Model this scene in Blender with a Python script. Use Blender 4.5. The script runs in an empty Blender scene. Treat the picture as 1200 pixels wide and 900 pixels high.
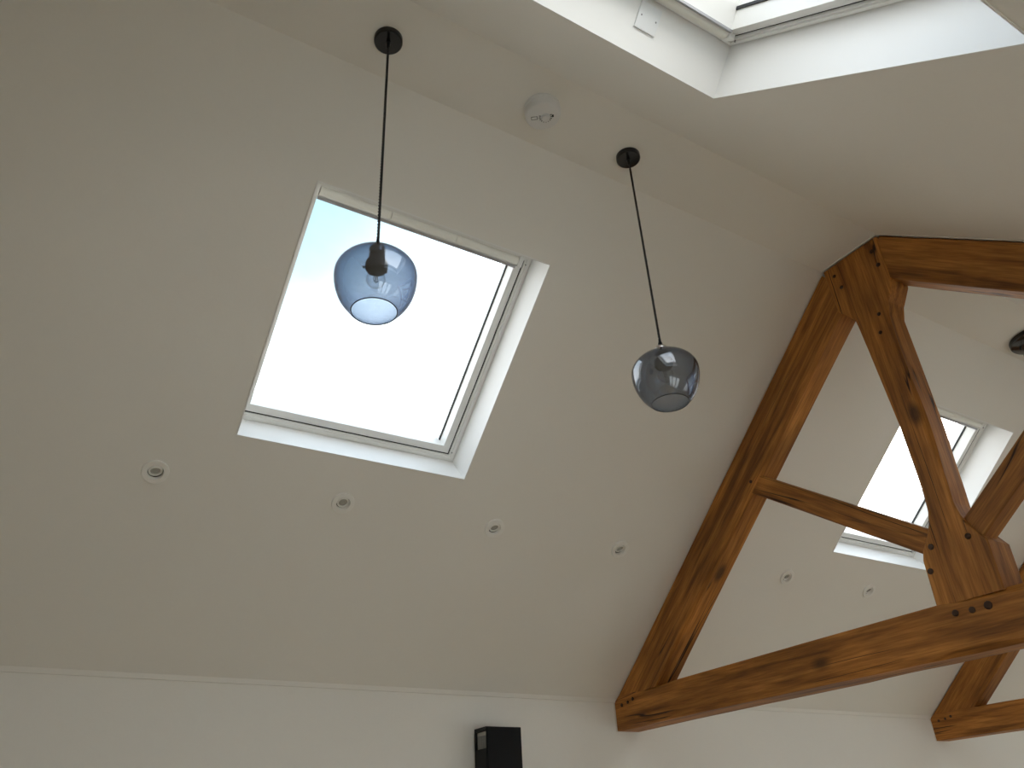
import bpy, bmesh, math, random
from mathutils import Vector, Matrix, noise

# ------------------------------------------------------------------ metrics
K, H = 1.35, 1.55                 # survey unit in metres, eye height
F_PX = 918.73
PITCH, ROLL, YAW = 0.5357, 0.0549, -0.5727
TH = 0.7029                       # roof pitch
CT, ST = math.cos(TH), math.sin(TH)
D = 3.0 * K                       # north wall
ZE = 0.5588 * K + H               # eaves height
ZC = 1.9085 * K + H               # flat ridge strip height
SL = (ZC - ZE) / ST               # slope length
YN = D - SL * CT                  # strip edge, north
YM = 1.2804 * K                   # ridge line
YS = 2 * YM - YN                  # strip edge, south
DS = 2 * YM - D                   # south wall
X0, X1 = -0.92 * K, 7.15 * K      # gables
XT = 2.3928 * K                   # truss front face
BAY = 2.8116 * K                  # roof window spacing
TSP = 2.368 * K                   # truss spacing

scene = bpy.context.scene

# ------------------------------------------------------------------ camera
cam_d = bpy.data.cameras.new('camera')
cam_d.sensor_fit = 'HORIZONTAL'
cam_d.sensor_width = 36.0
cam_d.lens = F_PX / 1200.0 * 36.0
cam_d.clip_start = 0.02
cam = bpy.data.objects.new('camera', cam_d)
scene.collection.objects.link(cam)
R = Matrix.Rotation(YAW, 3, 'Z') @ Matrix.Rotation(PITCH, 3, 'X') @ Matrix.Rotation(ROLL, 3, 'Y')
R = R @ Matrix.Rotation(math.pi / 2, 3, 'X')
cam.matrix_world = Matrix.Translation((0, 0, H)) @ R.to_4x4()
scene.camera = cam

# ------------------------------------------------------------------ world and exposure
world = bpy.data.worlds.new('sky')
scene.world = world
world.use_nodes = True
wn, wl = world.node_tree.nodes, world.node_tree.links
wn.clear()
w_out = wn.new('ShaderNodeOutputWorld')
w_bg = wn.new('ShaderNodeBackground')
w_tc = wn.new('ShaderNodeTexCoord')
w_sep = wn.new('ShaderNodeSeparateXYZ')
w_ramp = wn.new('ShaderNodeValToRGB')
wl.new(w_tc.outputs['Generated'], w_sep.inputs[0])
wl.new(w_sep.outputs['Z'], w_ramp.inputs['Fac'])
wl.new(w_bg.outputs[0], w_out.inputs[0])
# hazy bright sky: near white at the horizon, blue overhead, with a broad glare around the veiled sun
SKY = ((0.0, (3.4, 3.3, 3.1)), (0.35, (3.1, 3.1, 3.05)), (0.60, (2.3, 2.5, 2.6)), (0.80, (1.85, 2.2, 2.5)), (1.0, (1.6, 2.0, 2.4)))
er = w_ramp.color_ramp.elements
for q, (pos, col) in enumerate(SKY):
    e = er[q] if q < 1 else (er[1] if q == len(SKY) - 1 else er.new(pos))
    e.position = pos
    e.color = (*[c / 4.0 for c in col], 1)
w_dot = wn.new('ShaderNodeVectorMath'); w_dot.operation = 'DOT_PRODUCT'
w_dot.inputs[1].default_value = Vector((0.80, 0.45, 0.40)).normalized()
wl.new(w_tc.outputs['Generated'], w_dot.inputs[0])
w_max = wn.new('ShaderNodeMath'); w_max.operation = 'MAXIMUM'; w_max.inputs[1].default_value = 0.0
wl.new(w_dot.outputs['Value'], w_max.inputs[0])
w_pow = wn.new('ShaderNodeMath'); w_pow.operation = 'POWER'; w_pow.inputs[1].default_value = 10.0
wl.new(w_max.outputs[0], w_pow.inputs[0])
w_gl = wn.new('ShaderNodeMixRGB'); w_gl.blend_type = 'ADD'
w_gl.inputs[2].default_value = (0.62, 0.60, 0.53, 1)
wl.new(w_pow.outputs[0], w_gl.inputs[0]); wl.new(w_ramp.outputs['Color'], w_gl.inputs[1])
# thin cloud opens to clear blue in one place, up behind the left end of the large roof window
w_nz = wn.new('ShaderNodeTexNoise'); w_nz.inputs['Scale'].default_value = 5.0; w_nz.inputs['Detail'].default_value = 4
wl.new(w_tc.outputs['Generated'], w_nz.inputs['Vector'])
w_d2 = wn.new('ShaderNodeVectorMath'); w_d2.operation = 'DOT_PRODUCT'
w_d2.inputs[1].default_value = Vector((0.13, 0.66, 0.74)).normalized()
wl.new(w_tc.outputs['Generated'], w_d2.inputs[0])
w_ma = wn.new('ShaderNodeMath'); w_ma.operation = 'MULTIPLY_ADD'; w_ma.inputs[1].default_value = 0.03
wl.new(w_nz.outputs['Fac'], w_ma.inputs[0]); wl.new(w_d2.outputs['Value'], w_ma.inputs[2])
w_mr = wn.new('ShaderNodeMapRange'); w_mr.interpolation_type = 'SMOOTHSTEP'
w_mr.inputs['From Min'].default_value = 0.955; w_mr.inputs['From Max'].default_value = 1.012
wl.new(w_ma.outputs[0], w_mr.inputs['Value'])
w_cl = wn.new('ShaderNodeMixRGB')
w_cl.inputs[2].default_value = (0.15, 0.245, 0.28, 1)
wl.new(w_mr.outputs[0], w_cl.inputs[0]); wl.new(w_gl.outputs[0], w_cl.inputs[1])
wl.new(w_cl.outputs[0], w_bg.inputs['Color'])
w_bg.inputs['Strength'].default_value = 4.0
scene.view_settings.view_transform = 'Standard'
scene.view_settings.look = 'None'
scene.view_settings.gamma = 1.0
scene.view_settings.use_curve_mapping = False
scene.view_settings.exposure = 0.25
cy = scene.cycles
cy.max_bounces = 20
cy.diffuse_bounces = 10
cy.glossy_bounces = 6
cy.transmission_bounces = 8
cy.transparent_max_bounces = 32
cy.sample_clamp_indirect = 6.0

# ------------------------------------------------------------------ helpers
W = {}                                     # world matrices of what has been built
rng = random.Random(7)


def link(o, parent=None, world_m=None):
    scene.collection.objects.link(o)
    wm = world_m if world_m is not None else Matrix.Identity(4)
    o.matrix_basis = wm
    W[o.name] = wm
    if parent is not None:
        o.parent = parent
        o.matrix_parent_inverse = W[parent.name].inverted()
    return o


def props(o, label=None, cat=None, group=None, kind=None):
    if label: o['label'] = label
    if cat: o['category'] = cat
    if group: o['group'] = group
    if kind: o['kind'] = kind
    return o


def empty(name, loc):
    o = bpy.data.objects.new(name, None)
    o.empty_display_size = 0.1
    return link(o, None, Matrix.Translation(loc))


def from_bm(name, bm, mat, parent=None, wm=None, smooth=False, recalc=True):
    """bm holds world coordinates; wm is the object's own frame"""
    if recalc:
        bmesh.ops.recalc_face_normals(bm, faces=bm.faces[:])
    wm = wm if wm is not None else Matrix.Identity(4)
    bmesh.ops.transform(bm, matrix=wm.inverted(), verts=bm.verts[:])
    me = bpy.data.meshes.new(name)
    bm.to_mesh(me)
    bm.free()
    me.materials.append(mat)
    if smooth:
        for p in me.polygons:
            p.use_smooth = True
        if smooth != 'all':
            me.set_sharp_from_angle(angle=math.radians(38))
    o = bpy.data.objects.new(name, me)
    return link(o, parent, wm)


def bm_new():
    return bmesh.new()


def add_box(bm, lo, hi, fn=lambda x, y, z: (x, y, z), bevel=0.0):
    vs = []
    for z in (lo[2], hi[2]):
        for x, y in ((lo[0], lo[1]), (hi[0], lo[1]), (hi[0], hi[1]), (lo[0], hi[1])):
            vs.append(bm.verts.new(fn(x, y, z)))
    fs = []
    for q in ((3, 2, 1, 0), (4, 5, 6, 7), (0, 1, 5, 4), (1, 2, 6, 5), (2, 3, 7, 6), (3, 0, 4, 7)):
        fs.append(bm.faces.new([vs[k] for k in q]))
    if bevel:
        es = list({e for f in fs for e in f.edges})
        bmesh.ops.bevel(bm, geom=es, offset=bevel, segments=2, profile=0.5, affect='EDGES')


def add_prism(bm, poly, ext, fn):
    """poly: 2D points (a,b); ext: (e0,e1); fn(a,b,e)->world"""
    n = len(poly)
    A = [bm.verts.new(fn(a, b, ext[0])) for a, b in poly]
    B = [bm.verts.new(fn(a, b, ext[1])) for a, b in poly]
    bm.faces.new(A[::-1]); bm.faces.new(B)
    for i in range(n):
        j = (i + 1) % n
        bm.faces.new((A[i], A[j], B[j], B[i]))


def add_lathe(bm, prof, m, seg=32, closed=False):
    """prof: (r,z) list; m: matrix to world. closed joins last to first"""
    rings = []
    for r, z in prof:
        if r < 1e-6:
            rings.append([bm.verts.new(m @ Vector((0, 0, z)))])
        else:
            rings.append([bm.verts.new(m @ Vector((r * math.cos(2 * math.pi * k / seg), r * math.sin(2 * math.pi * k / seg), z))) for k in range(seg)])
    pairs = list(zip(rings[:-1], rings[1:]))
    if closed:
        pairs.append((rings[-1], rings[0]))
    for a, b in pairs:
        for k in range(seg):
            j = (k + 1) % seg
            if len(a) == 1 and len(b) == 1:
                continue
            if len(a) == 1:
                bm.faces.new((a[0], b[j], b[k]))
            elif len(b) == 1:
                bm.faces.new((a[k], a[j], b[0]))
            else:
                bm.faces.new((a[k], a[j], b[j], b[k]))


def add_tube(bm, pts, r, seg=8, caps=True):
    pts = [Vector(p) for p in pts]
    rings = []
    up = Vector((0.31, 0.87, 0.21)).normalized()
    for i, p in enumerate(pts):
        d = (pts[min(i + 1, len(pts) - 1)] - pts[max(i - 1, 0)]).normalized()
        a = d.cross(up).normalized(); b = d.cross(a)
        rr = r[i] if isinstance(r, (list, tuple)) else r
        rings.append([bm.verts.new(p + (a * math.cos(t) + b * math.sin(t)) * rr) for t in [2 * math.pi * k / seg for k in range(seg)]])
    for a, b in zip(rings[:-1], rings[1:]):
        for k in range(seg):
            j = (k + 1) % seg
            bm.faces.new((a[k], a[j], b[j], b[k]))
    if caps:
        bm.faces.new(rings[0][::-1]); bm.faces.new(rings[-1])


def slab(bm, us, vs, holes, fn, t0, t1):
    """plate over the grid us x vs without the cells inside holes, from depth t0 to t1"""
    us = sorted(set(round(u, 5) for u in us)); vs = sorted(set(round(v, 5) for v in vs))
    nu, nv = len(us) - 1, len(vs) - 1

    def solid(i, j):
        if i < 0 or j < 0 or i >= nu or j >= nv:
            return False
        cu, cv = (us[i] + us[i + 1]) / 2, (vs[j] + vs[j + 1]) / 2
        return not any(a < cu < b and c < cv < d for a, b, c, d in holes)
    cache = {}

    def v(i, j, k):
        if (i, j, k) not in cache:
            cache[i, j, k] = bm.verts.new(fn(us[i], vs[j], (t0, t1)[k]))
        return cache[i, j, k]
    for i in range(nu):
        for j in range(nv):
            if not solid(i, j):
                continue
            bm.faces.new((v(i, j, 0), v(i, j + 1, 0), v(i + 1, j + 1, 0), v(i + 1, j, 0)))
            bm.faces.new((v(i, j, 1), v(i + 1, j, 1), v(i + 1, j + 1, 1), v(i, j + 1, 1)))
            if not solid(i - 1, j): bm.faces.new((v(i, j, 0), v(i, j, 1), v(i, j + 1, 1), v(i, j + 1, 0)))
            if not solid(i + 1, j): bm.faces.new((v(i + 1, j, 0), v(i + 1, j + 1, 0), v(i + 1, j + 1, 1), v(i + 1, j, 1)))
            if not solid(i, j - 1): bm.faces.new((v(i, j, 0), v(i + 1, j, 0), v(i + 1, j, 1), v(i, j, 1)))
            if not solid(i, j + 1): bm.faces.new((v(i, j + 1, 0), v(i, j + 1, 1), v(i + 1, j + 1, 1), v(i + 1, j + 1, 0)))


# ------------------------------------------------------------------ materials
def mat_new(name):
    m = bpy.data.materials.new(name)
    m.use_nodes = True
    nt = m.node_tree
    b = nt.nodes['Principled BSDF']
    return m, nt, nt.nodes, nt.links, b


def plain(name, col, rough=0.5, metal=0.0, bump=0.0, bscale=60.0, var=0.0, spec=0.5):
    m, nt, n, l, b = mat_new(name)
    b.inputs['Base Color'].default_value = (*col, 1)
    b.inputs['Roughness'].default_value = rough
    b.inputs['Metallic'].default_value = metal
    b.inputs['Specular IOR Level'].default_value = spec
    tc = n.new('ShaderNodeTexCoord')
    nz = n.new('ShaderNodeTexNoise')
    nz.inputs['Scale'].default_value = bscale
    nz.inputs['Detail'].default_value = 4
    l.new(tc.outputs['Object'], nz.inputs['Vector'])
    if var:
        mx = n.new('ShaderNodeMixRGB')
        mx.inputs[1].default_value = (*[c * (1 - var) for c in col], 1)
        mx.inputs[2].default_value = (*[min(1, c * (1 + var)) for c in col], 1)
        l.new(nz.outputs['Fac'], mx.inputs[0])
        l.new(mx.outputs[0], b.inputs['Base Color'])
    if bump:
        bp = n.new('ShaderNodeBump')
        bp.inputs['Strength'].default_value = bump
        bp.inputs['Distance'].default_value = 0.002
        l.new(nz.outputs['Fac'], bp.inputs['Height'])
        l.new(bp.outputs[0], b.inputs['Normal'])
    return m


def glass_mat(name, tint, ior=1.5, extra=0.0, path=None):
    """thin glass: clear to light and view, mirror part by Fresnel"""
    m = bpy.data.materials.new(name)
    m.use_nodes = True
    n, l = m.node_tree.nodes, m.node_tree.links
    n.clear()
    out = n.new('ShaderNodeOutputMaterial')
    mix = n.new('ShaderNodeMixShader')
    tr = n.new('ShaderNodeBsdfTransparent'); tr.inputs[0].default_value = (*tint, 1)
    gl = n.new('ShaderNodeBsdfGlossy'); gl.inputs['Roughness'].default_value = 0.0
    geo = n.new('ShaderNodeNewGeometry')
    # Schlick on the unsigned angle, so that both sides of the thin wall act alike
    dot = n.new('ShaderNodeVectorMath'); dot.operation = 'DOT_PRODUCT'
    l.new(geo.outputs['Normal'], dot.inputs[0]); l.new(geo.outputs['Incoming'], dot.inputs[1])
    ab = n.new('ShaderNodeMath'); ab.operation = 'ABSOLUTE'
    l.new(dot.outputs['Value'], ab.inputs[0])
    om = n.new('ShaderNodeMath'); om.operation = 'SUBTRACT'; om.inputs[0].default_value = 1.0
    l.new(ab.outputs[0], om.inputs[1])
    pw = n.new('ShaderNodeMath'); pw.operation = 'POWER'; pw.inputs[1].default_value = 5.0
    l.new(om.outputs[0], pw.inputs[0])
    f0 = ((ior - 1) / (ior + 1)) ** 2 + extra
    ma = n.new('ShaderNodeMath'); ma.operation = 'MULTIPLY_ADD'
    ma.inputs[1].default_value = 1 - f0; ma.inputs[2].default_value = f0; ma.use_clamp = True
    l.new(pw.outputs[0], ma.inputs[0])
    l.new(ma.outputs[0], mix.inputs[0])
    if path:
        # the tint deepens with the longer way through the glass wall at a slant: tint ** (1 / sqrt(1 - sin^2 / path))
        def mth(op, a, b_):
            q = n.new('ShaderNodeMath'); q.operation = op
            for k, v in enumerate((a, b_)):
                if isinstance(v, (int, float)): q.inputs[k].default_value = v
                else: l.new(v, q.inputs[k])
            return q.outputs[0]
        c2 = mth('MULTIPLY', ab.outputs[0], ab.outputs[0])
        inv = mth('POWER', mth('SUBTRACT', 1.0, mth('DIVIDE', mth('SUBTRACT', 1.0, c2), path)), -0.5)
        cb = n.new('ShaderNodeCombineColor')
        for k in range(3):
            l.new(mth('POWER', tint[k], inv), cb.inputs[k])
        l.new(cb.outputs[0], tr.inputs[0])
    l.new(tr.outputs[0], mix.inputs[1]); l.new(gl.outputs[0], mix.inputs[2])
    l.new(mix.outputs[0], out.inputs[0])
    return m


def oak_mat(name):
    m, nt, n, l, b = mat_new(name)
    tc = n.new('ShaderNodeTexCoord')
    oi = n.new('ShaderNodeObjectInfo')
    off = n.new('ShaderNodeVectorMath'); off.operation = 'SCALE'
    comb = n.new('ShaderNodeCombineXYZ')
    for k in range(3): l.new(oi.outputs['Random'], comb.inputs[k])
    l.new(comb.outputs[0], off.inputs[0]); off.inputs['Scale'].default_value = 23.0
    add = n.new('ShaderNodeVectorMath'); add.operation = 'ADD'
    l.new(tc.outputs['Object'], add.inputs[0]); l.new(off.outputs[0], add.inputs[1])

    def stretched(sx, sy, scale, detail, dist=0.0):
        mp = n.new('ShaderNodeMapping'); mp.inputs['Scale'].default_value = (sx, sy, sy)
        l.new(add.outputs[0], mp.inputs['Vector'])
        z = n.new('ShaderNodeTexNoise'); z.inputs['Scale'].default_value = scale
        z.inputs['Detail'].default_value = detail; z.inputs['Distortion'].default_value = dist
        l.new(mp.outputs[0], z.inputs['Vector'])
        return z
    grain = stretched(0.42, 6.0, 4.2, 6, 0.5)
    fine = stretched(1.5, 30.0, 5.0, 4, 0.2)
    blot = stretched(1.0, 2.0, 2.2, 3, 0.3)
    crack = stretched(0.16, 4.6, 2.3, 2, 0.06)
    mask = stretched(0.8, 1.5, 1.7, 1, 0.0)
    ramp = n.new('ShaderNodeValToRGB')
    e = ramp.color_ramp.elements
    e[0].position = 0.30; e[0].color = (0.20, 0.076, 0.014, 1)
    e[1].position = 0.72; e[1].color = (0.60, 0.272, 0.062, 1)
    k = e.new(0.5); k.color = (0.41, 0.170, 0.034, 1)
    l.new(grain.outputs['Fac'], ramp.inputs['Fac'])
    mul = n.new('ShaderNodeMixRGB'); mul.blend_type = 'MULTIPLY'; mul.inputs[0].default_value = 0.55
    fr = n.new('ShaderNodeValToRGB')
    fr.color_ramp.elements[0].position = 0.33; fr.color_ramp.elements[0].color = (0.5, 0.45, 0.4, 1)
    fr.color_ramp.elements[1].position = 0.62; fr.color_ramp.elements[1].color = (1.1, 1.1, 1.1, 1)
    l.new(fine.outputs['Fac'], fr.inputs['Fac'])
    l.new(ramp.outputs[0], mul.inputs[1]); l.new(fr.outputs[0], mul.inputs[2])
    mul2 = n.new('ShaderNodeMixRGB'); mul2.blend_type = 'MULTIPLY'; mul2.inputs[0].default_value = 0.7
    br = n.new('ShaderNodeValToRGB')
    br.color_ramp.elements[0].position = 0.3; br.color_ramp.elements[0].color = (0.55, 0.5, 0.45, 1)
    br.color_ramp.elements[1].position = 0.7; br.color_ramp.elements[1].color = (1.25, 1.2, 1.15, 1)
    l.new(blot.outputs['Fac'], br.inputs['Fac'])
    l.new(mul.outputs[0], mul2.inputs[1]); l.new(br.outputs[0], mul2.inputs[2])
    # drying checks: thin dark lines along the grain
    sub = n.new('ShaderNodeMath'); sub.operation = 'SUBTRACT'; sub.inputs[1].default_value = 0.5
    l.new(crack.outputs['Fac'], sub.inputs[0])
    ab = n.new('ShaderNodeMath'); ab.operation = 'ABSOLUTE'; l.new(sub.outputs[0], ab.inputs[0])
    mr = n.new('ShaderNodeMapRange'); mr.inputs['From Min'].default_value = 0.0025; mr.inputs['From Max'].default_value = 0.0085
    mr.inputs['To Min'].default_value = 1.0; mr.inputs['To Max'].default_value = 0.0
    l.new(ab.outputs[0], mr.inputs['Value'])
    mm = n.new('ShaderNodeMapRange'); mm.inputs['From Min'].default_value = 0.50; mm.inputs['From Max'].default_value = 0.56
    l.new(mask.outputs['Fac'], mm.inputs['Value'])
    cm = n.new('ShaderNodeMath'); cm.operation = 'MULTIPLY'
    l.new(mr.outputs[0], cm.inputs[0]); l.new(mm.outputs[0], cm.inputs[1])
    # knots
    mpk = n.new('ShaderNodeMapping'); mpk.inputs['Scale'].default_value = (1.3, 2.6, 2.6)
    l.new(add.outputs[0], mpk.inputs['Vector'])
    vor = n.new('ShaderNodeTexVoronoi'); vor.inputs['Scale'].default_value = 1.0
    l.new(mpk.outputs[0], vor.inputs['Vector'])
    kn = n.new('ShaderNodeMapRange'); kn.inputs['From Min'].default_value = 0.04; kn.inputs['From Max'].default_value = 0.10
    kn.inputs['To Min'].default_value = 0.8; kn.inputs['To Max'].default_value = 0.0
    l.new(vor.outputs['Distance'], kn.inputs['Value'])
    mxm = n.new('ShaderNodeMath'); mxm.operation = 'MAXIMUM'
    l.new(cm.outputs[0], mxm.inputs[0]); l.new(kn.outputs[0], mxm.inputs[1])
    dk = n.new('ShaderNodeMixRGB'); dk.inputs[2].default_value = (0.035, 0.013, 0.004, 1)
    l.new(mxm.outputs[0], dk.inputs[0]); l.new(mul2.outputs[0], dk.inputs[1])
    l.new(dk.outputs[0], b.inputs['Base Color'])
    b.inputs['Roughness'].default_value = 0.55
    b.inputs['Specular IOR Level'].default_value = 0.35
    bh = n.new('ShaderNodeMath'); bh.operation = 'MULTIPLY_ADD'; bh.inputs[1].default_value = -2.0
    l.new(cm.outputs[0], bh.inputs[0]); l.new(grain.outputs['Fac'], bh.inputs[2])
    bp = n.new('ShaderNodeBump'); bp.inputs['Strength'].default_value = 0.5; bp.inputs['Distance'].default_value = 0.004
    l.new(bh.outputs[0], bp.inputs['Height']); l.new(bp.outputs[0], b.inputs['Normal'])
    return m


def floor_mat(name):
    m, nt, n, l, b = mat_new(name)
    tc = n.new('ShaderNodeTexCoord')
    br = n.new('ShaderNodeTexBrick')
    br.inputs['Scale'].default_value = 1.0
    br.inputs['Brick Width'].default_value = 1.6; br.inputs['Row Height'].default_value = 0.16
    br.inputs['Mortar Size'].default_value = 0.003
    br.inputs['Color1'].default_value = (0.52, 0.40, 0.24, 1); br.inputs['Color2'].default_value = (0.45, 0.34, 0.20, 1)
    br.inputs['Mortar'].default_value = (0.12, 0.08, 0.05, 1)
    l.new(tc.outputs['Object'], br.inputs['Vector'])
    l.new(br.outputs['Color'], b.inputs['Base Color'])
    b.inputs['Roughness'].default_value = 0.5
    return m


PAINT = plain('wall paint', (0.862, 0.855, 0.823), 0.85, bump=0.12, bscale=90, var=0.012, spec=0.25)
TAUPE_DIM = plain('assumed taupe dimming paint', (0.48, 0.445, 0.395), 0.85, bump=0.12, bscale=90)  # assumed colour of the out-of-view west gable, chosen to darken the left end
LINING = plain('white lining paint', (0.88, 0.885, 0.88), 0.4)
FRAME = plain('white lacquered frame', (0.82, 0.82, 0.80), 0.3)
BARM = plain('cream ventilation bar', (0.84, 0.83, 0.77), 0.35, bump=0.02)
ALU = plain('grey aluminium profile', (0.42, 0.42, 0.44), 0.35, 0.6)
GASKET = plain('black rubber gasket', (0.012, 0.013, 0.015), 0.6)
PANE = glass_mat('window glass', (0.985, 0.99, 0.99))
SMOKE = glass_mat('smoked lustre glass', (0.74, 0.77, 0.82), 1.55, 0.07, 1.22)
RIMG = plain('dark glass rim', (0.03, 0.032, 0.036), 0.05)
CLEAR = glass_mat('clear bulb glass', (0.94, 0.945, 0.95), 1.5, 0.0, 1.004)
OAK = oak_mat('oiled oak')
PEG = plain('dark oak peg', (0.05, 0.02, 0.007), 0.6, bump=0.3, bscale=150, var=0.3)
BLACKG = plain('black gloss metal', (0.010, 0.010, 0.011), 0.12)
BLACKM = plain('black matt plastic', (0.006, 0.007, 0.008), 0.4, bump=0.05, bscale=300, spec=0.15)
CORD = plain('black braided fabric', (0.012, 0.012, 0.013), 0.8, bump=0.4, bscale=900)
NICKEL = plain('dark nickel', (0.045, 0.045, 0.048), 0.25, 0.7)
CHROME = plain('polished chrome', (0.62, 0.60, 0.59), 0.08, 1.0)
WIRE = plain('tungsten wire', (0.22, 0.21, 0.20), 0.3, 0.9)
ALARM = plain('white alarm plastic', (0.78, 0.79, 0.80), 0.45)
ALARMD = plain('grey alarm print', (0.22, 0.23, 0.24), 0.5)
SPOTW = plain('white satin trim', (0.90, 0.90, 0.88), 0.3)
SPOTG = plain('frosted lamp face', (0.42, 0.42, 0.40), 0.25)
DARKIN = plain('dark recess', (0.015, 0.015, 0.015), 0.7)
PLATE = plain('white switch plate', (0.86, 0.88, 0.90), 0.2)
SCREW = plain('screw steel', (0.25, 0.25, 0.26), 0.35, 1.0)
SEAL = plain('white decorators caulk', (0.74, 0.71, 0.66), 0.7, bump=0.3, bscale=120)
GREYF = plain('grey grille bar', (0.30, 0.30, 0.29), 0.4)
FLOORM = floor_mat('oak floor')
GROUNDM = plain('gravel ground', (0.64, 0.61, 0.55), 0.9, bump=0.4, bscale=25, var=0.15)

# ------------------------------------------------------------------ the shell


def north(x, s, n):               # along the room, up the slope, outwards
    return (x, D - s * CT + n * ST, ZE + s * ST + n * CT)


def south(x, s, n):
    p = north(x, s, n)
    return (p[0], 2 * YM - p[1], p[2])


NX0, NX1, NS0, NS1 = 0.4408 * K, 1.2544 * K, 0.9233 * K, 1.7542 * K
SX0, SX1, SS0, SS1 = 0.4246 * K, 1.2380 * K, 0.8800 * K, 1.7140 * K
REV = 0.190                       # depth of the plastered opening
TRF = 0.36                        # roof build-up
n_holes = [(NX0 + k * BAY, NX1 + k * BAY, NS0, NS1) for k in range(3)]
s_holes = [(SX0 + k * BAY, SX1 + k * BAY, SS0, SS1) for k in range(3)]
SPOT_S = 0.7555 * K
SPOTS = [v * K for v in (0.2475, 0.8490, 1.4480, 2.0470, 3.0455, 3.6480)]
HS = 0.034
spot_holes = [(x - HS, x + HS, SPOT_S - HS, SPOT_S + HS) for x in SPOTS]


def struct(name, bm, mat, label=None, cat=None):
    o = from_bm(name, bm, mat)
    return props(o, label, cat, kind='structure')


def roof(name, fn, holes, small, label):
    bm = bm_new()
    us = [X0, X1] + [v for h in holes + small for v in h[:2]]
    vs = [0.0, SL] + [v for h in holes + small for v in h[2:]]
    slab(bm, us, vs, holes + small, fn, 0.0, TRF)
    return struct(name, bm, PAINT, label, 'ceiling')


roof('ceiling_slope_north', north, n_holes, spot_holes, 'sloping warm white ceiling with the roof windows and downlights')
roof('ceiling_slope_south', south, s_holes, [], 'sloping warm white ceiling on the near side of the ridge')
bm = bm_new()
add_box(bm, (X0, YS - 0.16, ZC), (X1, YN + 0.16, ZC + 0.34))
struct('ceiling', bm, PAINT, 'narrow flat ceiling strip along the ridge', 'ceiling')
bm = bm_new()
add_box(bm, (X0, D, -0.02), (X1, D + 0.32, ZE + 0.16))
struct('wall_north', bm, PAINT, 'low warm white wall under the sloping ceiling', 'wall')

# plaster fillet where the slope meets the wall
bm = bm_new()
a_ = north(0, 0.020, -0.0005)
add_prism(bm, [(a_[1], a_[2]), (D - 0.0085, ZE - 0.009), (D + 0.003, ZE - 0.010), (D + 0.003, ZE + 0.02)], (X0, X1), lambda a, b_, e: (e, a, b_))
struct('trim_1', bm, PAINT, 'slim plaster edge between the wall and the slope', 'trim')

# glazed doors in the wall behind the camera
DOORS = [(0.10, 2.20), (3.75, 5.85), (7.10, 9.20)]
DH = 2.05
bm = bm_new()
slab(bm, [X0, X1] + [v for d in DOORS for v in d], [0.0, DH, ZE + 0.16], [(a, b, -1, DH) for a, b in DOORS],
     lambda x, z, n: (x, DS - n, z), 0.0, 0.32)
struct('wall_south', bm, PAINT, 'white wall with glazed doors behind the camera', 'wall')


def gable(name, xa, xb, label, mat):
    bm = bm_new()
    poly = [(DS - 0.3, 0.0), (D + 0.3, 0.0), (D + 0.3, ZE), (YN + 0.25, ZC + 0.34), (YS - 0.25, ZC + 0.34), (DS - 0.3, ZE)]
    add_prism(bm, poly, (xa, xb), lambda a, b_, e: (e, a, b_))
    struct(name, bm, mat, label, 'wall')


gable('wall_west', X0 - 0.30, X0, 'unseen gable wall on the left, assumed taupe to dim that end', TAUPE_DIM)
gable('wall_east', X1, X1 + 0.30, 'white gable wall on the far right', PAINT)
bm = bm_new()
add_box(bm, (X0 - 0.3, DS - 0.3, -0.12), (X1 + 0.3, D + 0.3, 0.0))
struct('floor', bm, FLOORM, 'light oak plank floor', 'floor')
bm = bm_new()
add_box(bm, (-40, -45, -0.3), (50, 45, -0.14))
struct('ground', bm, GROUNDM, 'pale gravel ground outside', 'ground')

# glazed doors
for i, (a, b_) in enumerate(DOORS):
    root = empty('door_%d' % (i + 1), ((a + b_) / 2, DS, 0))
    props(root, 'white glazed double doors in the wall behind the camera', 'door', kind='structure')
    y0, y1 = DS - 0.16, DS - 0.09
    bm = bm_new()
    slab(bm, [a, a + 0.05, b_ - 0.05, b_], [0.0, 0.04, DH - 0.05, DH], [(a + 0.05, b_ - 0.05, 0.04, DH - 0.05)],
         lambda x, z, n: (x, n, z), y0, y1)
    from_bm('door_frame', bm, FRAME, root)
    nleaf = 3
    lw = (b_ - a - 0.10) / nleaf
    for k in range(nleaf):
        xa, xb = a + 0.05 + k * lw + 0.004, a + 0.05 + (k + 1) * lw - 0.004
        bm = bm_new()
        slab(bm, [xa, xa + 0.07, xb - 0.07, xb], [0.045, 0.20, DH - 0.13, DH - 0.055], [(xa + 0.07, xb - 0.07, 0.20, DH - 0.13)],
             lambda x, z, n: (x, n, z), y0 + 0.01, y1 - 0.01)
        leaf = from_bm('door_leaf', bm, FRAME, root)
        bm = bm_new()
        add_box(bm, (xa + 0.07, (y0 + y1) / 2 - 0.004, 0.20), (xb - 0.07, (y0 + y1) / 2 + 0.004, DH - 0.13))
        from_bm('pane', bm, PANE, leaf)


# ------------------------------------------------------------------ roof windows
def ring_slab(bm, fn, xa, xb, sa, sb, wl_, wr, wb, wt, n0, n1):
    slab(bm, [xa, xa + wl_, xb - wr, xb], [sa, sa + wb, sb - wt, sb], [(xa + wl_, xb - wr, sa + wb, sb - wt)], fn, n0, n1)


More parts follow.
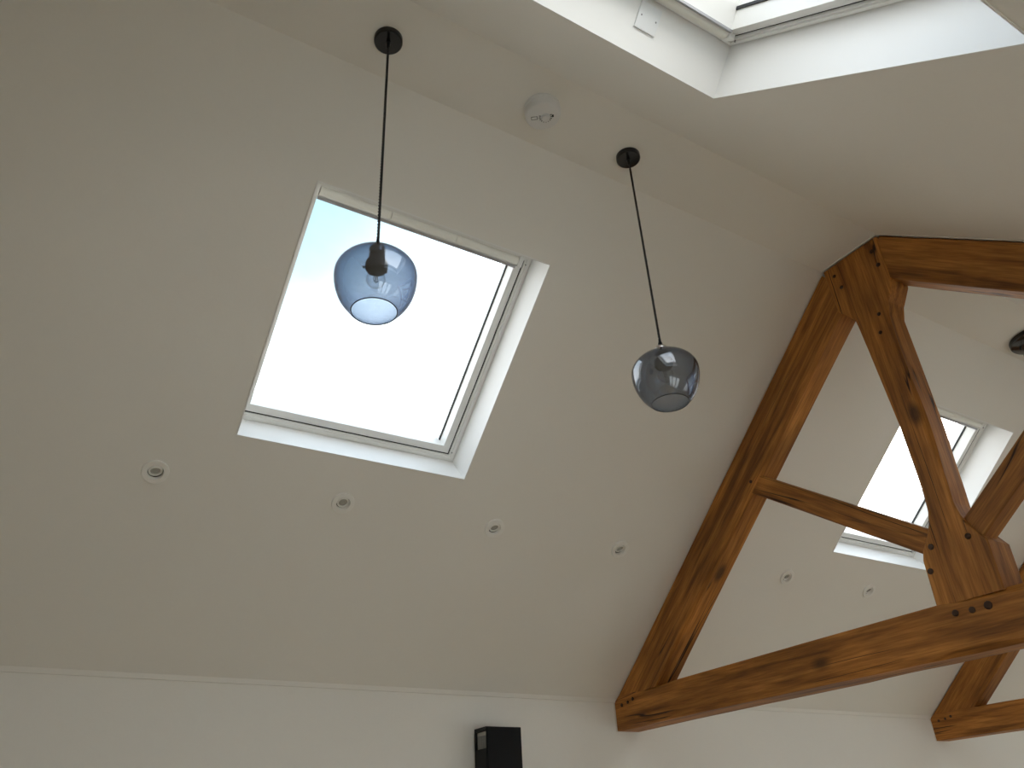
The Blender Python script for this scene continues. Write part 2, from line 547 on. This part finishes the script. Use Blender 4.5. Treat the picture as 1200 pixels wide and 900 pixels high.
def roof_window(idx, fn, xa, xb, sa, sb, label):
    root = empty('window_%d' % idx, fn((xa + xb) / 2, sa, 0))
    props(root, label, 'roof window', kind='structure')
    t = 0.006
    # lining boards of the opening, with a slim edge bead standing proud of the ceiling
    for nm, (u0, u1, v0, v1) in (('bottom', (xa, xb, sa, sa + t)), ('top', (xa, xb, sb - t, sb)),
                                 ('left', (xa, xa + t, sa + t, sb - t)), ('right', (xb - t, xb, sa + t, sb - t))):
        bm = bm_new()
        add_box(bm, (u0, v0, -0.003), (u1, v1, REV), fn)
        from_bm('lining_board', bm, LINING, root)
    # fixed frame
    bm = bm_new()
    fw, fl = 0.033, 0.011        # the fixed frame is half hidden behind the lining on the left
    ring_slab(bm, fn, xa + t, xb - t, sa + t, sb - t, fl, fw, fw, fw, REV - 0.004, TRF - 0.02)
    fr = from_bm('window_frame', bm, FRAME, root)
    # a shallow groove line on the frame
    bm = bm_new()
    g = t + 0.010
    ring_slab(bm, fn, xa + t, xb - g, sa + g, sb - g, 0.005, 0.014, 0.014, 0.014, REV - 0.010, REV - 0.004)
    from_bm('frame_lip', bm, FRAME, fr)
    # sash
    so = t + fw + 0.006
    sl_ = t + fl + 0.004
    sw = 0.034
    bm = bm_new()
    ring_slab(bm, fn, xa + sl_, xb - so, sa + so, sb - so, sw, sw, sw, sw, REV + 0.004, TRF - 0.03)
    sash = from_bm('sash', bm, FRAME, root)
    si = so + sw
    sil = sl_ + sw
    gn = REV + 0.085
    bm = bm_new()
    add_box(bm, (xa + sil - 0.003, sa + si - 0.003, gn), (xb - si + 0.003, sb - si + 0.003, gn + 0.006), fn)
    from_bm('pane', bm, PANE, sash)
    bm = bm_new()
    add_box(bm, (xb - si - 0.0055, sa + si, gn - 0.012), (xb - si + 0.001, sb - si, gn - 0.001), fn)
    from_bm('gasket', bm, GASKET, sash)
    # dark seal in the joint between frame and sash
    bm = bm_new()
    ring_slab(bm, fn, xa + t + fl - 0.001, xb - t - fw + 0.001, sa + t + fw - 0.001, sb - t - fw + 0.001, 0.006, 0.006, 0.006, 0.006, REV + 0.005, REV + 0.012)
    from_bm('seal', bm, GASKET, fr)
    # ventilation bar along the top of the sash
    ba, bb = sb - t - 0.066, sb - t - 0.022
    prof = []
    for q in range(9):
        ang = math.pi * q / 8
        prof.append(((ba + bb) / 2 + (bb - ba) / 2 * math.cos(ang), REV + 0.002 - 0.020 * math.sin(ang) ** 0.8))
    prof.append((ba, REV + 0.004)); prof.append((bb, REV + 0.004))
    xs0, xs1 = xa + sl_ + 0.035, xb - so - 0.030
    cuts = [xs0 + (xs1 - xs0) * q for q in (0.0, 0.33, 0.66, 1.0)]
    bm = bm_new()
    for q in range(3):
        add_prism(bm, prof, (cuts[q] + 0.0012, cuts[q + 1] - 0.0012), lambda s_, n_, x_: fn(x_, s_, n_))
    bar = from_bm('ventilation_bar', bm, BARM, sash, smooth=True)
    bm = bm_new()
    for xe in (xs0 - 0.026, xs1 + 0.001):
        add_box(bm, (xe, ba - 0.004, REV - 0.016), (xe + 0.024, bb + 0.003, REV + 0.004), fn, 0.003)
    from_bm('bar_end_cap', bm, FRAME, bar, smooth=True)
    bm = bm_new()
    add_box(bm, (xs0, ba - 0.016, REV - 0.004), (xs1, ba - 0.004, REV + 0.004), fn)
    from_bm('grip_strip', bm, ALU, bar)
    # screws on the frame corners
    for u in (xb - t - 0.024,):
        for v in (sa + t + 0.05, sb - t - 0.05):
            c = Vector(fn(u, v, REV - 0.010)); o2 = Vector(fn(u, v, REV)) - c
            m = Matrix.Translation(c) @ o2.to_track_quat('Z', 'Y').to_matrix().to_4x4()
            bm = bm_new()
            add_lathe(bm, [(0, -0.001), (0.003, -0.001), (0.003, 0.008), (0, 0.008)], m, 8)
            from_bm('screw', bm, SCREW, fr)
    return root


labs_n = ['large square roof window behind the left pendant lamp', 'roof window behind the oak king post', 'roof window beyond the far truss']
labs_s = ['roof window overhead at the top of the picture', 'roof window on the near slope beyond the first truss', 'roof window on the near slope beyond the far truss']
for k in range(3):
    h = n_holes[k]
    roof_window(k + 1, north, h[0], h[1], h[2], h[3], labs_n[k])
for k in range(3):
    h = s_holes[k]
    roof_window(k + 4, south, h[0], h[1], h[2], h[3], labs_s[k])


# ------------------------------------------------------------------ oak trusses
def loft(name, stations, mat, parent, frame, seed, cham=0.006, wane=0.012, step=0.06):
    """stations: lists of four corner points (world). corners in order around the section"""
    r = random.Random(seed)
    pts = [[Vector(c) for c in s] for s in stations]
    # resample along the length
    dense = []
    for a, b_ in zip(pts[:-1], pts[1:]):
        ln = max((b_[k] - a[k]).length for k in range(4))
        nseg = max(1, int(ln / step))
        for q in range(nseg):
            f = q / nseg
            dense.append([a[k].lerp(b_[k], f) for k in range(4)])
    dense.append(pts[-1])
    bm = bm_new()
    rings = []
    ph = [r.uniform(0, 50) for _ in range(4)]
    for i, s in enumerate(dense):
        ring = []
        for k in range(4):
            c = s[k]
            dp = (s[k - 1] - c); dn = (s[(k + 1) % 4] - c)
            lp, lnn = dp.length, dn.length
            nz = noise.noise(Vector((c.length * 3.1 + ph[k], ph[k], k * 7.3)))
            nz2 = noise.noise(Vector((c.length * 11.0 + ph[k], k * 3.3, ph[k])))
            ed = min(1.0, min(i, len(dense) - 1 - i) / 4.0)
            ch = cham + (max(0.0, nz - 0.12) * wane * 3.0 + nz2 * 0.002) * ed
            ch = max(0.0015, min(ch, 0.3 * min(lp, lnn)))
            ring.append(bm.verts.new(c + dp.normalized() * ch * (0.8 + 0.4 * abs(nz2))))
            ring.append(bm.verts.new(c + dn.normalized() * ch))
        rings.append(ring)
    for a, b_ in zip(rings[:-1], rings[1:]):
        for k in range(8):
            j = (k + 1) % 8
            bm.faces.new((a[k], a[j], b_[j], b_[k]))
    bm.faces.new(rings[0][::-1]); bm.faces.new(rings[-1])
    return from_bm(name, bm, mat, parent, frame)


def frame_of(origin, along):
    """object frame with X along the grain and Y across the room's length"""
    x = Vector(along).normalized(); y = Vector((1, 0, 0)); z = x.cross(y)
    m = Matrix((x, y, z)).transposed().to_4x4()
    return Matrix.Translation(origin) @ m


def truss(xf, seed, label, detail=True):
    root = empty('roof_truss', (xf, YM, ZE - 0.16))
    props(root, label, 'roof truss', 'oak roof trusses')
    wt, wr, wk = 0.169, 0.140, 0.140

    def P(y, z, x=0.0):
        return Vector((xf + x, y * K, z * K + H))

    def sect(lo, hi, x0, x1):     # lo / hi: (y,z) of the two edges of a section
        return [P(*lo, x0), P(*lo, x1), P(*hi, x1), P(*hi, x0)]
    DSU = DS / K                  # south wall in survey units
    # tie beam, slightly notched under the ceiling at both ends
    zt1, zt2 = 0.5785, 0.4330
    zcut = 0.5588
    st = [sect((3.0, zt2), (3.0, zcut - 0.004), 0, wt), sect((2.968, zt2), (2.968, zt1 - 0.002), 0, wt),
          sect((2.6, zt2 + 0.002), (2.6, zt1), 0, wt), sect((1.9, zt2 - 0.001), (1.9, zt1 + 0.004), 0, wt), sect((1.1, zt2 - 0.004), (1.1, zt1 + 0.006), 0, wt),
          sect((0.2, zt2), (0.2, zt1), 0, wt), sect((DSU + 0.032, zt2), (DSU + 0.032, zt1 - 0.002), 0, wt), sect((DSU, zt2), (DSU, zcut - 0.004), 0, wt)]
    tie = loft('tie_beam', st, OAK, root, frame_of(P(3.0, zt2), (0, -1, 0)), seed, 0.004, 0.030)

    # principal rafters under the ceiling
    def rafter(sgn, depth, sd):
        fn = north if sgn > 0 else south

        def c(s, n, x):
            v = fn(xf + x, s, n); return Vector(v)
        x0, x1 = 0.005, 0.005 + wr
        g = -0.006
        s_lo = (zt1 - 0.5588) * K / ST
        # square section running from the tie beam to the post head; foot cut level on the tie beam
        lo_up = s_lo - 0.01 + 0.0
        lo_dn = lo_up + depth * CT / ST
        hi = SL - 0.02
        a = [c(lo_up, g, x0), c(lo_up, g, x1), c(lo_dn, -depth, x1), c(lo_dn, -depth, x0)]
        b_ = [c(hi, g, x0), c(hi, g, x1), c(hi, -depth, x1), c(hi, -depth, x0)]
        f = frame_of(a[0], (b_[0] - a[0]))
        return loft('principal_rafter', [a, b_], OAK, root, f, sd, 0.006, 0.012)
    raf_n = rafter(1, 0.173 * K, seed + 1)
    raf_s = rafter(-1, 0.160 * K, seed + 2)

    # king post with jowled head and foot: (z, y_right, y_left, depth)
    zc = 1.9085
    kp = [(zc - 0.008, 1.158, 1.402, wt - 0.02), (1.86, 1.158, 1.402, wt - 0.02), (1.705, 1.160, 1.392, wt - 0.02), (1.695, 1.162, 1.386, wt - 0.02), (1.660, 1.180, 1.360, wt - 0.025),
          (1.628, 1.198, 1.338, wk), (1.578, 1.213, 1.334, wk), (1.50, 1.215, 1.328, wk), (1.17, 1.214, 1.307, wk), (0.93, 1.218, 1.308, wk),
          (0.865, 1.222, 1.312, wk), (0.825, 1.216, 1.322, wk), (0.79, 1.205, 1.340, wk + 0.008), (0.755, 1.182, 1.366, wt - 0.006), (0.725, 1.162, 1.376, wt - 0.004), (zt1 - 0.001, 1.166, 1.380, wt - 0.004)]
    st = [[P(yr_, z, 0.002), P(yr_, z, d), P(yl, z, d), P(yl, z, 0.002)] for z, yr_, yl, d in kp]
    post = loft('king_post', st, OAK, root, frame_of(P(1.27, zt1), (0, 0, 1)), seed + 3, 0.005, 0.012, 0.05)

    # struts from the foot of the post up to the rafters
    def strut(sgn, sd):
        def q(y, z, x):
            yy = y if sgn > 0 else 2 * 1.2704 - y
            return P(yy, z, x)
        x0, x1 = 0.020, 0.112
        top = [(1.31, 0.800), (1.990, 1.290)]
        bot = [(1.358, 0.735), (2.060, 1.243)]
        ex = 0.03
        a = [q(*bot[0], x0), q(*bot[0], x1), q(*top[0], x1), q(*top[0], x0)]
        b_ = [q(*bot[1], x0), q(*bot[1], x1), q(*top[1], x1), q(*top[1], x0)]
        f = frame_of(a[0], b_[0] - a[0])
        return loft('strut', [a, b_], OAK, root, f, sd, 0.004, 0.006)
    strut(1, seed + 4)
    strut(-1, seed + 5)

    # dark oak pegs on the front faces
    def peg(par, y, z, r, x=0.0):
        m = Matrix.Translation(P(y, z, x)) @ Matrix.Rotation(-math.pi / 2, 4, 'Y')
        bm = bm_new()
        h = 0.004 + r * 0.15
        add_lathe(bm, [(0, h), (r * 0.55, h), (r * 0.9, h * 0.6), (r, -0.004), (0, -0.004)], m, 10)
        from_bm('peg', bm, PEG, par)
    for y, z, r in ((2.948, 0.535, 0.011), (2.905, 0.541, 0.010), (2.868, 0.549, 0.011), (1.327, 0.548, 0.015), (1.275, 0.545, 0.014), (1.225, 0.546, 0.018)):
        peg(tie, y, z, r)
    for y, z, r in ((1.192, 1.853, 0.012), (1.186, 1.785, 0.012), (1.335, 0.757, 0.014), (1.362, 0.686, 0.014), (1.213, 0.752, 0.014), (1.245, 1.600, 0.010), (1.262, 1.530, 0.010), (1.362, 1.855, 0.010), (1.348, 1.792, 0.011)):
        peg(post, y, z, r, 0.002)
    peg(raf_n, 1.975, 1.235, 0.010, 0.005)
    # caulk where the timber meets the plaster
    bm = bm_new()
    add_tube(bm, [P(1.404, zc - 0.002, -0.002), P(1.156, zc - 0.002, -0.002)], 0.0035, 6)
    from_bm('sealant_bead', bm, SEAL, root)
    bm = bm_new()
    add_tube(bm, [P(2.999, zt2 - 0.002, -0.003), P(2.999, zcut, -0.003)], 0.004, 6)
    from_bm('sealant_bead', bm, SEAL, root)
    bm = bm_new()
    v0, v1 = Vector(south(xf - 0.001, SL - 0.01, -0.002)), Vector(south(xf - 0.001, 0.1, -0.002))
    add_tube(bm, [v0, v1], 0.003, 6)
    from_bm('sealant_bead', bm, SEAL, root)
    return root


truss(XT, 11, 'near oak king post truss with tie beam, struts and rafters')
truss(XT + TSP, 31, 'far oak truss, only its tie beam end and rafter showing at the lower right')


# ------------------------------------------------------------------ pendant lamps
def twisted(bm, top, bottom, rh, rs, pitch, strands=2, seg=6):
    ln = (top - bottom).length
    n = int(ln / pitch * 9)
    for s in range(strands):
        pts = []
        for i in range(n + 1):
            f = i / n
            a = 2 * math.pi * (f * ln / pitch + s / strands)
            p = top.lerp(bottom, f)
            pts.append(p + Vector((rh * math.cos(a), rh * math.sin(a), 0)))
        add_tube(bm, pts, rs, seg)


GLOBE_R = 0.1225


def globe_profile(R_, t):
    out = []
    for i in range(15):           # shoulder, from the neck to the widest ring
        a = math.radians(80 - 80 * i / 14)
        out.append((R_ * math.cos(a), 0.66 * R_ * math.sin(a)))
    for i in range(1, 15):        # tapering lower part down to the open mouth
        a = math.radians(57.0 * i / 14)
        out.append((R_ * math.cos(a), -1.25 * R_ * math.sin(a)))
    inner = []
    for i, (r, z) in enumerate(out):
        a = out[max(i - 1, 0)]; b_ = out[min(i + 1, len(out) - 1)]
        d = Vector((b_[0] - a[0], b_[1] - a[1])).normalized()
        inner.append((r + d.y * t, z - d.x * t))
    return out, inner


def pendant(x, y, zb, label, spin):
    """zb: height of the widest ring of the shade"""
    root = empty('pendant_lamp', (x, y, ZC))
    props(root, label, 'pendant lamp', 'smoked glass pendant lamps')
    T = lambda z: Matrix.Translation((x, y, z)) @ Matrix.Rotation(spin, 4, 'Z')
    bm = bm_new()
    r = 0.052
    add_lathe(bm, [(0, 0), (r, 0), (r, -0.016), (r - 0.001, -0.020), (r - 0.004, -0.023), (0, -0.0235)], T(ZC), 48)
    rose = from_bm('ceiling_rose', bm, BLACKG, root, smooth=True)
    bm = bm_new()
    add_lathe(bm, [(0.0, -0.02), (0.0085, -0.023), (0.0085, -0.030), (0.0065, -0.033), (0.0062, -0.048), (0.004, -0.052), (0, -0.052)], T(ZC), 16)
    from_bm('cord_grip', bm, BLACKM, rose, smooth=True)
    ztop = zb + 0.66 * GLOBE_R
    bm = bm_new()
    twisted(bm, Vector((x, y, ZC - 0.045)), Vector((x, y, ztop + 0.052)), 0.0026, 0.0027, 0.026)
    from_bm('cord', bm, CORD, root, smooth='all')
    bm = bm_new()
    add_lathe(bm, [(0, 0.066), (0.0040, 0.066), (0.0052, 0.055), (0.0095, 0.040), (0.0095, 0.034), (0, 0.034)], T(ztop), 16)
    from_bm('cord_gland', bm, BLACKM, root, smooth=True)
    bm = bm_new()
    add_lathe(bm, [(0, 0.035), (0.010, 0.035), (0.020, 0.030), (0.0250, 0.022), (0.0250, 0.017), (0.0215, 0.012), (0.0215, 0.006), (0.024, 0.001), (0, 0.001)], T(ztop), 24)
    from_bm('shade_cap', bm, CHROME, root, smooth=True)
    bm = bm_new()
    add_lathe(bm, [(0, 0.0), (0.018, 0.0), (0.0185, -0.012), (0.016, -0.016), (0.017, -0.020), (0.031, -0.026), (0.0335, -0.032), (0.0335, -0.050), (0.030, -0.057), (0.022, -0.060), (0.019, -0.066), (0, -0.066)], T(ztop), 28)
    holder = from_bm('lamp_holder', bm, NICKEL, root, smooth=True)
    for k in range(3):
        a = 2 * math.pi * k / 3 + 2.2
        m = T(ztop - 0.040) @ Matrix.Rotation(a, 4, 'Z') @ Matrix.Translation((0.032, 0, 0)) @ Matrix.Rotation(math.pi / 2, 4, 'Y')
        bm = bm_new()
        add_lathe(bm, [(0, 0), (0.0018, 0), (0.0018, 0.006), (0.0042, 0.006), (0.0042, 0.010), (0, 0.0105)], m, 10)
        from_bm('thumb_screw', bm, NICKEL, holder, smooth=True)
    # clear golf-ball bulb with its stem and filament
    rb = 0.0285
    zc_ = ztop - 0.092
    prof = [(0.0125, 0.030)]
    for i in range(2, 15):
        a = math.radians(90 - 180 * i / 14)
        prof.append((max(rb * math.cos(a), 0.0), rb * math.sin(a)))
    prof[-1] = (0.0, -rb)
    bm = bm_new()
    add_lathe(bm, prof, T(zc_), 28)
    bulb = from_bm('bulb', bm, CLEAR, root, smooth='all')
    bm = bm_new()
    add_lathe(bm, [(0, 0.032), (0.0065, 0.032), (0.005, 0.018), (0.0032, 0.010), (0.004, 0.004), (0, 0.003)], T(zc_), 12)
    from_bm('bulb_stem', bm, CLEAR, bulb, smooth=True)
    bm = bm_new()
    c = Vector((x, y, zc_))
    for sx in (-1, 1):
        add_tube(bm, [c + Vector((sx * 0.003, 0, 0.014)), c + Vector((sx * 0.007, 0.001, 0.003)), c + Vector((sx * 0.006, 0, -0.006))], 0.0011, 6)
    pts = [c + Vector((0.006 * math.cos(t * 0.35), 0.0025 * math.sin(t * 1.9), -0.006 - 0.003 * math.sin(t * 0.35))) for t in range(10)]
    add_tube(bm, pts, 0.0009, 6)
    add_tube(bm, [c + Vector((0, 0, 0.010)), c + Vector((0, 0.001, -0.012))], 0.0014, 6)
    from_bm('filament', bm, WIRE, bulb)
    # smoked glass shade, open at the bottom, with a thicker fire-polished rim
    o_, i_ = globe_profile(GLOBE_R, 0.0022)
    bm = bm_new()
    add_lathe(bm, o_ + i_[::-1], T(zb), 72, closed=True)
    shade = from_bm('glass_shade', bm, SMOKE, root, smooth='all')
    rr, rz = (o_[-1][0] + i_[-1][0]) / 2, (o_[-1][1] + i_[-1][1]) / 2
    bm = bm_new()
    add_lathe(bm, [(rr + 0.0017 * math.cos(q * math.pi / 4), rz + 0.0017 * math.sin(q * math.pi / 4)) for q in range(8)], T(zb), 72, closed=True)
    from_bm('rim', bm, RIMG, shade, smooth='all')
    return root


ZG = 1.078 * K + H
pendant(0.4905 * K, 1.2845 * K, 1.0790 * K + H + 0.0155, 'smoked glass globe pendant hanging in front of the large roof window', 0.3)
pendant(1.3320 * K, 1.3010 * K, 1.0760 * K + H + 0.0150, 'smoked glass globe pendant hanging right of the large roof window', 1.1)

# multi-drop pendant of the second bay, black disc canopy with thin wires
cx, cyy, cr = 3.690 * K, 1.250 * K, 0.1650
root = empty('ceiling_pendant', (cx, cyy, ZC))
props(root, 'black disc pendant canopy with thin wires at the right edge beyond the truss', 'pendant lamp')
bm = bm_new()
add_lathe(bm, [(0, 0), (cr - 0.004, 0), (cr, -0.003), (cr, -0.024), (cr - 0.002, -0.028), (cr - 0.006, -0.030), (0, -0.031)], Matrix.Translation((cx, cyy, ZC)), 64)
can = from_bm('canopy', bm, BLACKG, root, smooth=True)
for k, dz in enumerate((1.25, 1.05, 1.40, 1.15)):
    a = math.radians(107 + 90 * k)
    px, py = cx + cr * 0.68 * math.cos(a), cyy + cr * 0.68 * math.sin(a)
    bm = bm_new()
    add_lathe(bm, [(0, -0.029), (0.006, -0.030), (0.005, -0.044), (0, -0.045)], Matrix.Translation((px, py, ZC)), 12)
    from_bm('cord_grip', bm, BLACKM, can, smooth=True)
    bm = bm_new()
    add_tube(bm, [(px, py, ZC - 0.04), (px, py, ZC - dz)], 0.0014, 6)
    add_tube(bm, [(px + 0.006, py - 0.004, ZC - 0.03), (px + 0.002, py - 0.001, ZC - dz)], 0.0012, 6)
    from_bm('wire', bm, WIRE, root)
    bm = bm_new()
    add_lathe(bm, [(0, 0.05), (0.012, 0.048), (0.014, 0.0), (0.011, -0.004), (0, -0.004)], Matrix.Translation((px, py, ZC - dz - 0.045)), 16)
    from_bm('lamp_holder', bm, NICKEL, root, smooth=True)
    bm = bm_new()
    prof = [(0.05 * math.sin(math.radians(t)), 0.05 * math.cos(math.radians(t))) for t in range(16, 181, 12)]
    prof[-1] = (0.0, -0.05)
    add_lathe(bm, prof, Matrix.Translation((px, py, ZC - dz - 0.095)), 24)
    from_bm('glass_drop', bm, SMOKE, root, smooth='all')

# ------------------------------------------------------------------ heat alarm
ax, ay, ar = 0.9830 * K, 1.2740 * K, 0.0735
root = empty('heat_alarm', (ax, ay, ZC))
props(root, 'round white heat alarm on the ceiling strip between the pendant roses', 'alarm')
TA = Matrix.Translation((ax, ay, ZC)) @ Matrix.Rotation(math.radians(-38), 4, 'Z')
bm = bm_new()
add_lathe(bm, [(0, 0), (ar, 0), (ar, -0.013), (ar - 0.002, -0.014), (ar - 0.002, -0.017), (ar, -0.018), (ar - 0.001, -0.040), (ar - 0.005, -0.050), (ar - 0.010, -0.054), (0, -0.056)], TA, 56)
body = from_bm('alarm_body', bm, ALARM, root, smooth=True)
fz = -0.0556
bm = bm_new()
add_lathe(bm, [(0, fz - 0.013), (0.013, fz - 0.013), (0.016, fz - 0.011), (0.0175, fz + 0.002), (0, fz + 0.002)], TA @ Matrix.Translation((0.010, 0.0, 0)), 24)
from_bm('test_button', bm, ALARM, root, smooth=True)
for k in range(11):
    a = math.radians(-20 + 22 * k)
    m = TA @ Matrix.Translation((0.010, 0, 0)) @ Matrix.Rotation(a, 4, 'Z')
    bm = bm_new()
    add_box(bm, (0.0195, -0.0020, fz - 0.0015), (0.027, 0.0020, fz + 0.003), lambda x, y, z: m @ Vector((x, y, z)))
    from_bm('vent_slot', bm, ALARMD, root)
bm = bm_new()
add_box(bm, (-0.046, -0.006, fz - 0.0015), (-0.024, 0.006, fz + 0.004), lambda x, y, z: TA @ Vector((x, y, z)), 0.003)
from_bm('hush_button', bm, PLATE, root, smooth=True)
bm = bm_new()
add_box(bm, (-0.048, -0.008, fz - 0.0004), (-0.022, 0.008, fz + 0.004), lambda x, y, z: TA @ Vector((x, y, z)))
from_bm('button_surround', bm, ALARMD, root)
bm = bm_new()
add_box(bm, (0.036, -0.006, fz - 0.001), (0.043, 0.005, fz + 0.006), lambda x, y, z: TA @ Vector((x, y, z)))
from_bm('indicator_light', bm, GASKET, root)

# ------------------------------------------------------------------ recessed downlights
spot_labels = ['white recessed downlight furthest left on the sloping ceiling', 'white recessed downlight below the left part of the large roof window',
               'white recessed downlight just right below the large roof window', 'white recessed downlight nearest the left side of the oak rafter',
               'white recessed downlight seen through the truss, left of two', 'white recessed downlight seen through the truss beside the king post foot']
tilts = [(20, 0.5), (9, 0.2), (18, 0.4), (20, 0.3), (12, 0.4), (14, 0.4)]
for k, x in enumerate(SPOTS):
    c = Vector(north(x, SPOT_S, 0)); nrm = Vector(north(x, SPOT_S, -1)) - c
    ex = Vector((1, 0, 0)); ey = nrm.cross(ex)
    m = Matrix.Translation(c) @ Matrix((ex, ey, nrm)).transposed().to_4x4()
    root = empty('downlight', c)
    props(root, spot_labels[k], 'downlight', 'downlights in the sloping ceiling')
    bm = bm_new()
    add_lathe(bm, [(0.0305, -0.010), (0.0310, 0.006), (0.033, 0.0090), (0.036, 0.0095), (0.0440, 0.0075), (0.0490, 0.0092), (0.0525, 0.0080), (0.0535, 0.0), (0.0305, -0.0005)], m, 48, closed=True)
    from_bm('trim_ring', bm, SPOTW, root, smooth=True)
    bm = bm_new()
    add_lathe(bm, [(0.0312, -0.002), (0.0312, -0.045), (0, -0.045), (0, -0.046), (0.0330, -0.046), (0.0330, -0.002)], m, 32)
    from_bm('housing', bm, DARKIN, root, smooth=True)
    tl, ph = tilts[k]
    mt = m @ Matrix.Translation((0, 0.0012, 0.002)) @ Matrix.Rotation(math.radians(tl), 4, 'X') @ Matrix.Rotation(math.radians(tl * 0.3), 4, 'Y')
    bm = bm_new()
    add_lathe(bm, [(0.0200, -0.002), (0.0215, 0.001), (0.0245, 0.002), (0.0272, 0.0005), (0.0280, -0.004), (0.0270, -0.016), (0.0200, -0.016)], mt, 40, closed=True)
    gim = from_bm('gimbal_ring', bm, SPOTW, root, smooth=True)
    bm = bm_new()
    add_lathe(bm, [(0, -0.003), (0.008, -0.0035), (0.0095, -0.002), (0.012, -0.0035), (0.0195, -0.004), (0.0202, -0.006), (0, -0.012)], mt, 32)
    from_bm('lamp_face', bm, SPOTG, gim, smooth=True)

# ------------------------------------------------------------------ blank plate on the reveal of the overhead window
def top_reveal(x, n, h):
    return south(x, SS1 - 0.006 - h, n)


pa, pb = 0.941 * K, 1.005 * K
na, nb = 0.058 * K, 0.122 * K
root = empty('blank_plate', top_reveal((pa + pb) / 2, (na + nb) / 2, 0))
props(root, 'square white blank plate on the lining of the overhead roof window', 'electrical plate')
bm = bm_new()
add_box(bm, (pa, na, -0.001), (pb, nb, 0.008), lambda x, n_, h: top_reveal(x, n_, h), 0.002)
from_bm('plate', bm, PLATE, root, smooth=True)
for xx in (pa + 0.013, pb - 0.013):
    c = Vector(top_reveal(xx, (na + nb) / 2, 0.0075)); d = Vector(top_reveal(xx, (na + nb) / 2, 1.0)) - c
    m = Matrix.Translation(c) @ d.to_track_quat('Z', 'Y').to_matrix().to_4x4()
    bm = bm_new()
    add_lathe(bm, [(0, 0.0015), (0.0025, 0.0013), (0.0032, 0.0), (0, 0.0)], m, 12)
    from_bm('screw', bm, SCREW, root)

# ------------------------------------------------------------------ wall speaker
sx0, sx1 = 1.6560 * K, 1.8150 * K
sy1, sy0 = D - 0.018, D - 0.150
sz1 = 0.4225 * K + H
sz0 = sz1 - 0.34
root = empty('wall_speaker', ((sx0 + sx1) / 2, D, sz0))
props(root, 'black box speaker with a slatted side fixed to the wall below the slope', 'speaker')
bm = bm_new()
gz0, gz1 = sz1 - 0.105, sz1 - 0.018
gy0, gy1 = sy0 + 0.008, sy1 - 0.014
# cabinet shell with an open slot in each flank
add_box(bm, (sx0 + 0.028, sy0 + 0.004, sz0), (sx1 - 0.028, sy1, sz1), bevel=0.002)
slab(bm, [sy0 + 0.004, gy0, gy1, sy1], [sz0, gz0, gz1, sz1], [(gy0, gy1, gz0, gz1)], lambda a, b_, e: (e, a, b_), sx0, sx0 + 0.028)
slab(bm, [sy0 + 0.004, gy0, gy1, sy1], [sz0, gz0, gz1, sz1], [(gy0, gy1, gz0, gz1)], lambda a, b_, e: (e, a, b_), sx1 - 0.028, sx1)
cab = from_bm('cabinet', bm, BLACKM, root)
bm = bm_new()
add_box(bm, (sx0 + 0.002, sy0 - 0.004, sz0 + 0.002), (sx1 - 0.002, sy0 + 0.004, sz1 - 0.001), bevel=0.003)
from_bm('front_grille', bm, BLACKM, root)
for xx, sg in ((sx0 + 0.010, 1), (sx1 - 0.018, -1)):
    for q in range(7):
        yy = gy0 + 0.004 + (gy1 - gy0 - 0.012) * q / 6
        bm = bm_new()
        add_box(bm, (xx, yy, gz0), (xx + 0.008, yy + 0.007, gz1 - 0.022))
        from_bm('slat', bm, GREYF, cab)
    bm = bm_new()
    add_box(bm, (xx, gy0, gz1 - 0.022), (xx + 0.008, gy1, gz1 - 0.003))
    from_bm('slot_plate', bm, SPOTG, cab)
bm = bm_new()
add_box(bm, (sx0 + 0.06, sy1 - 0.001, sz0 + 0.08), (sx1 - 0.06, D + 0.002, sz1 - 0.10))
from_bm('wall_bracket', bm, BLACKM, root)
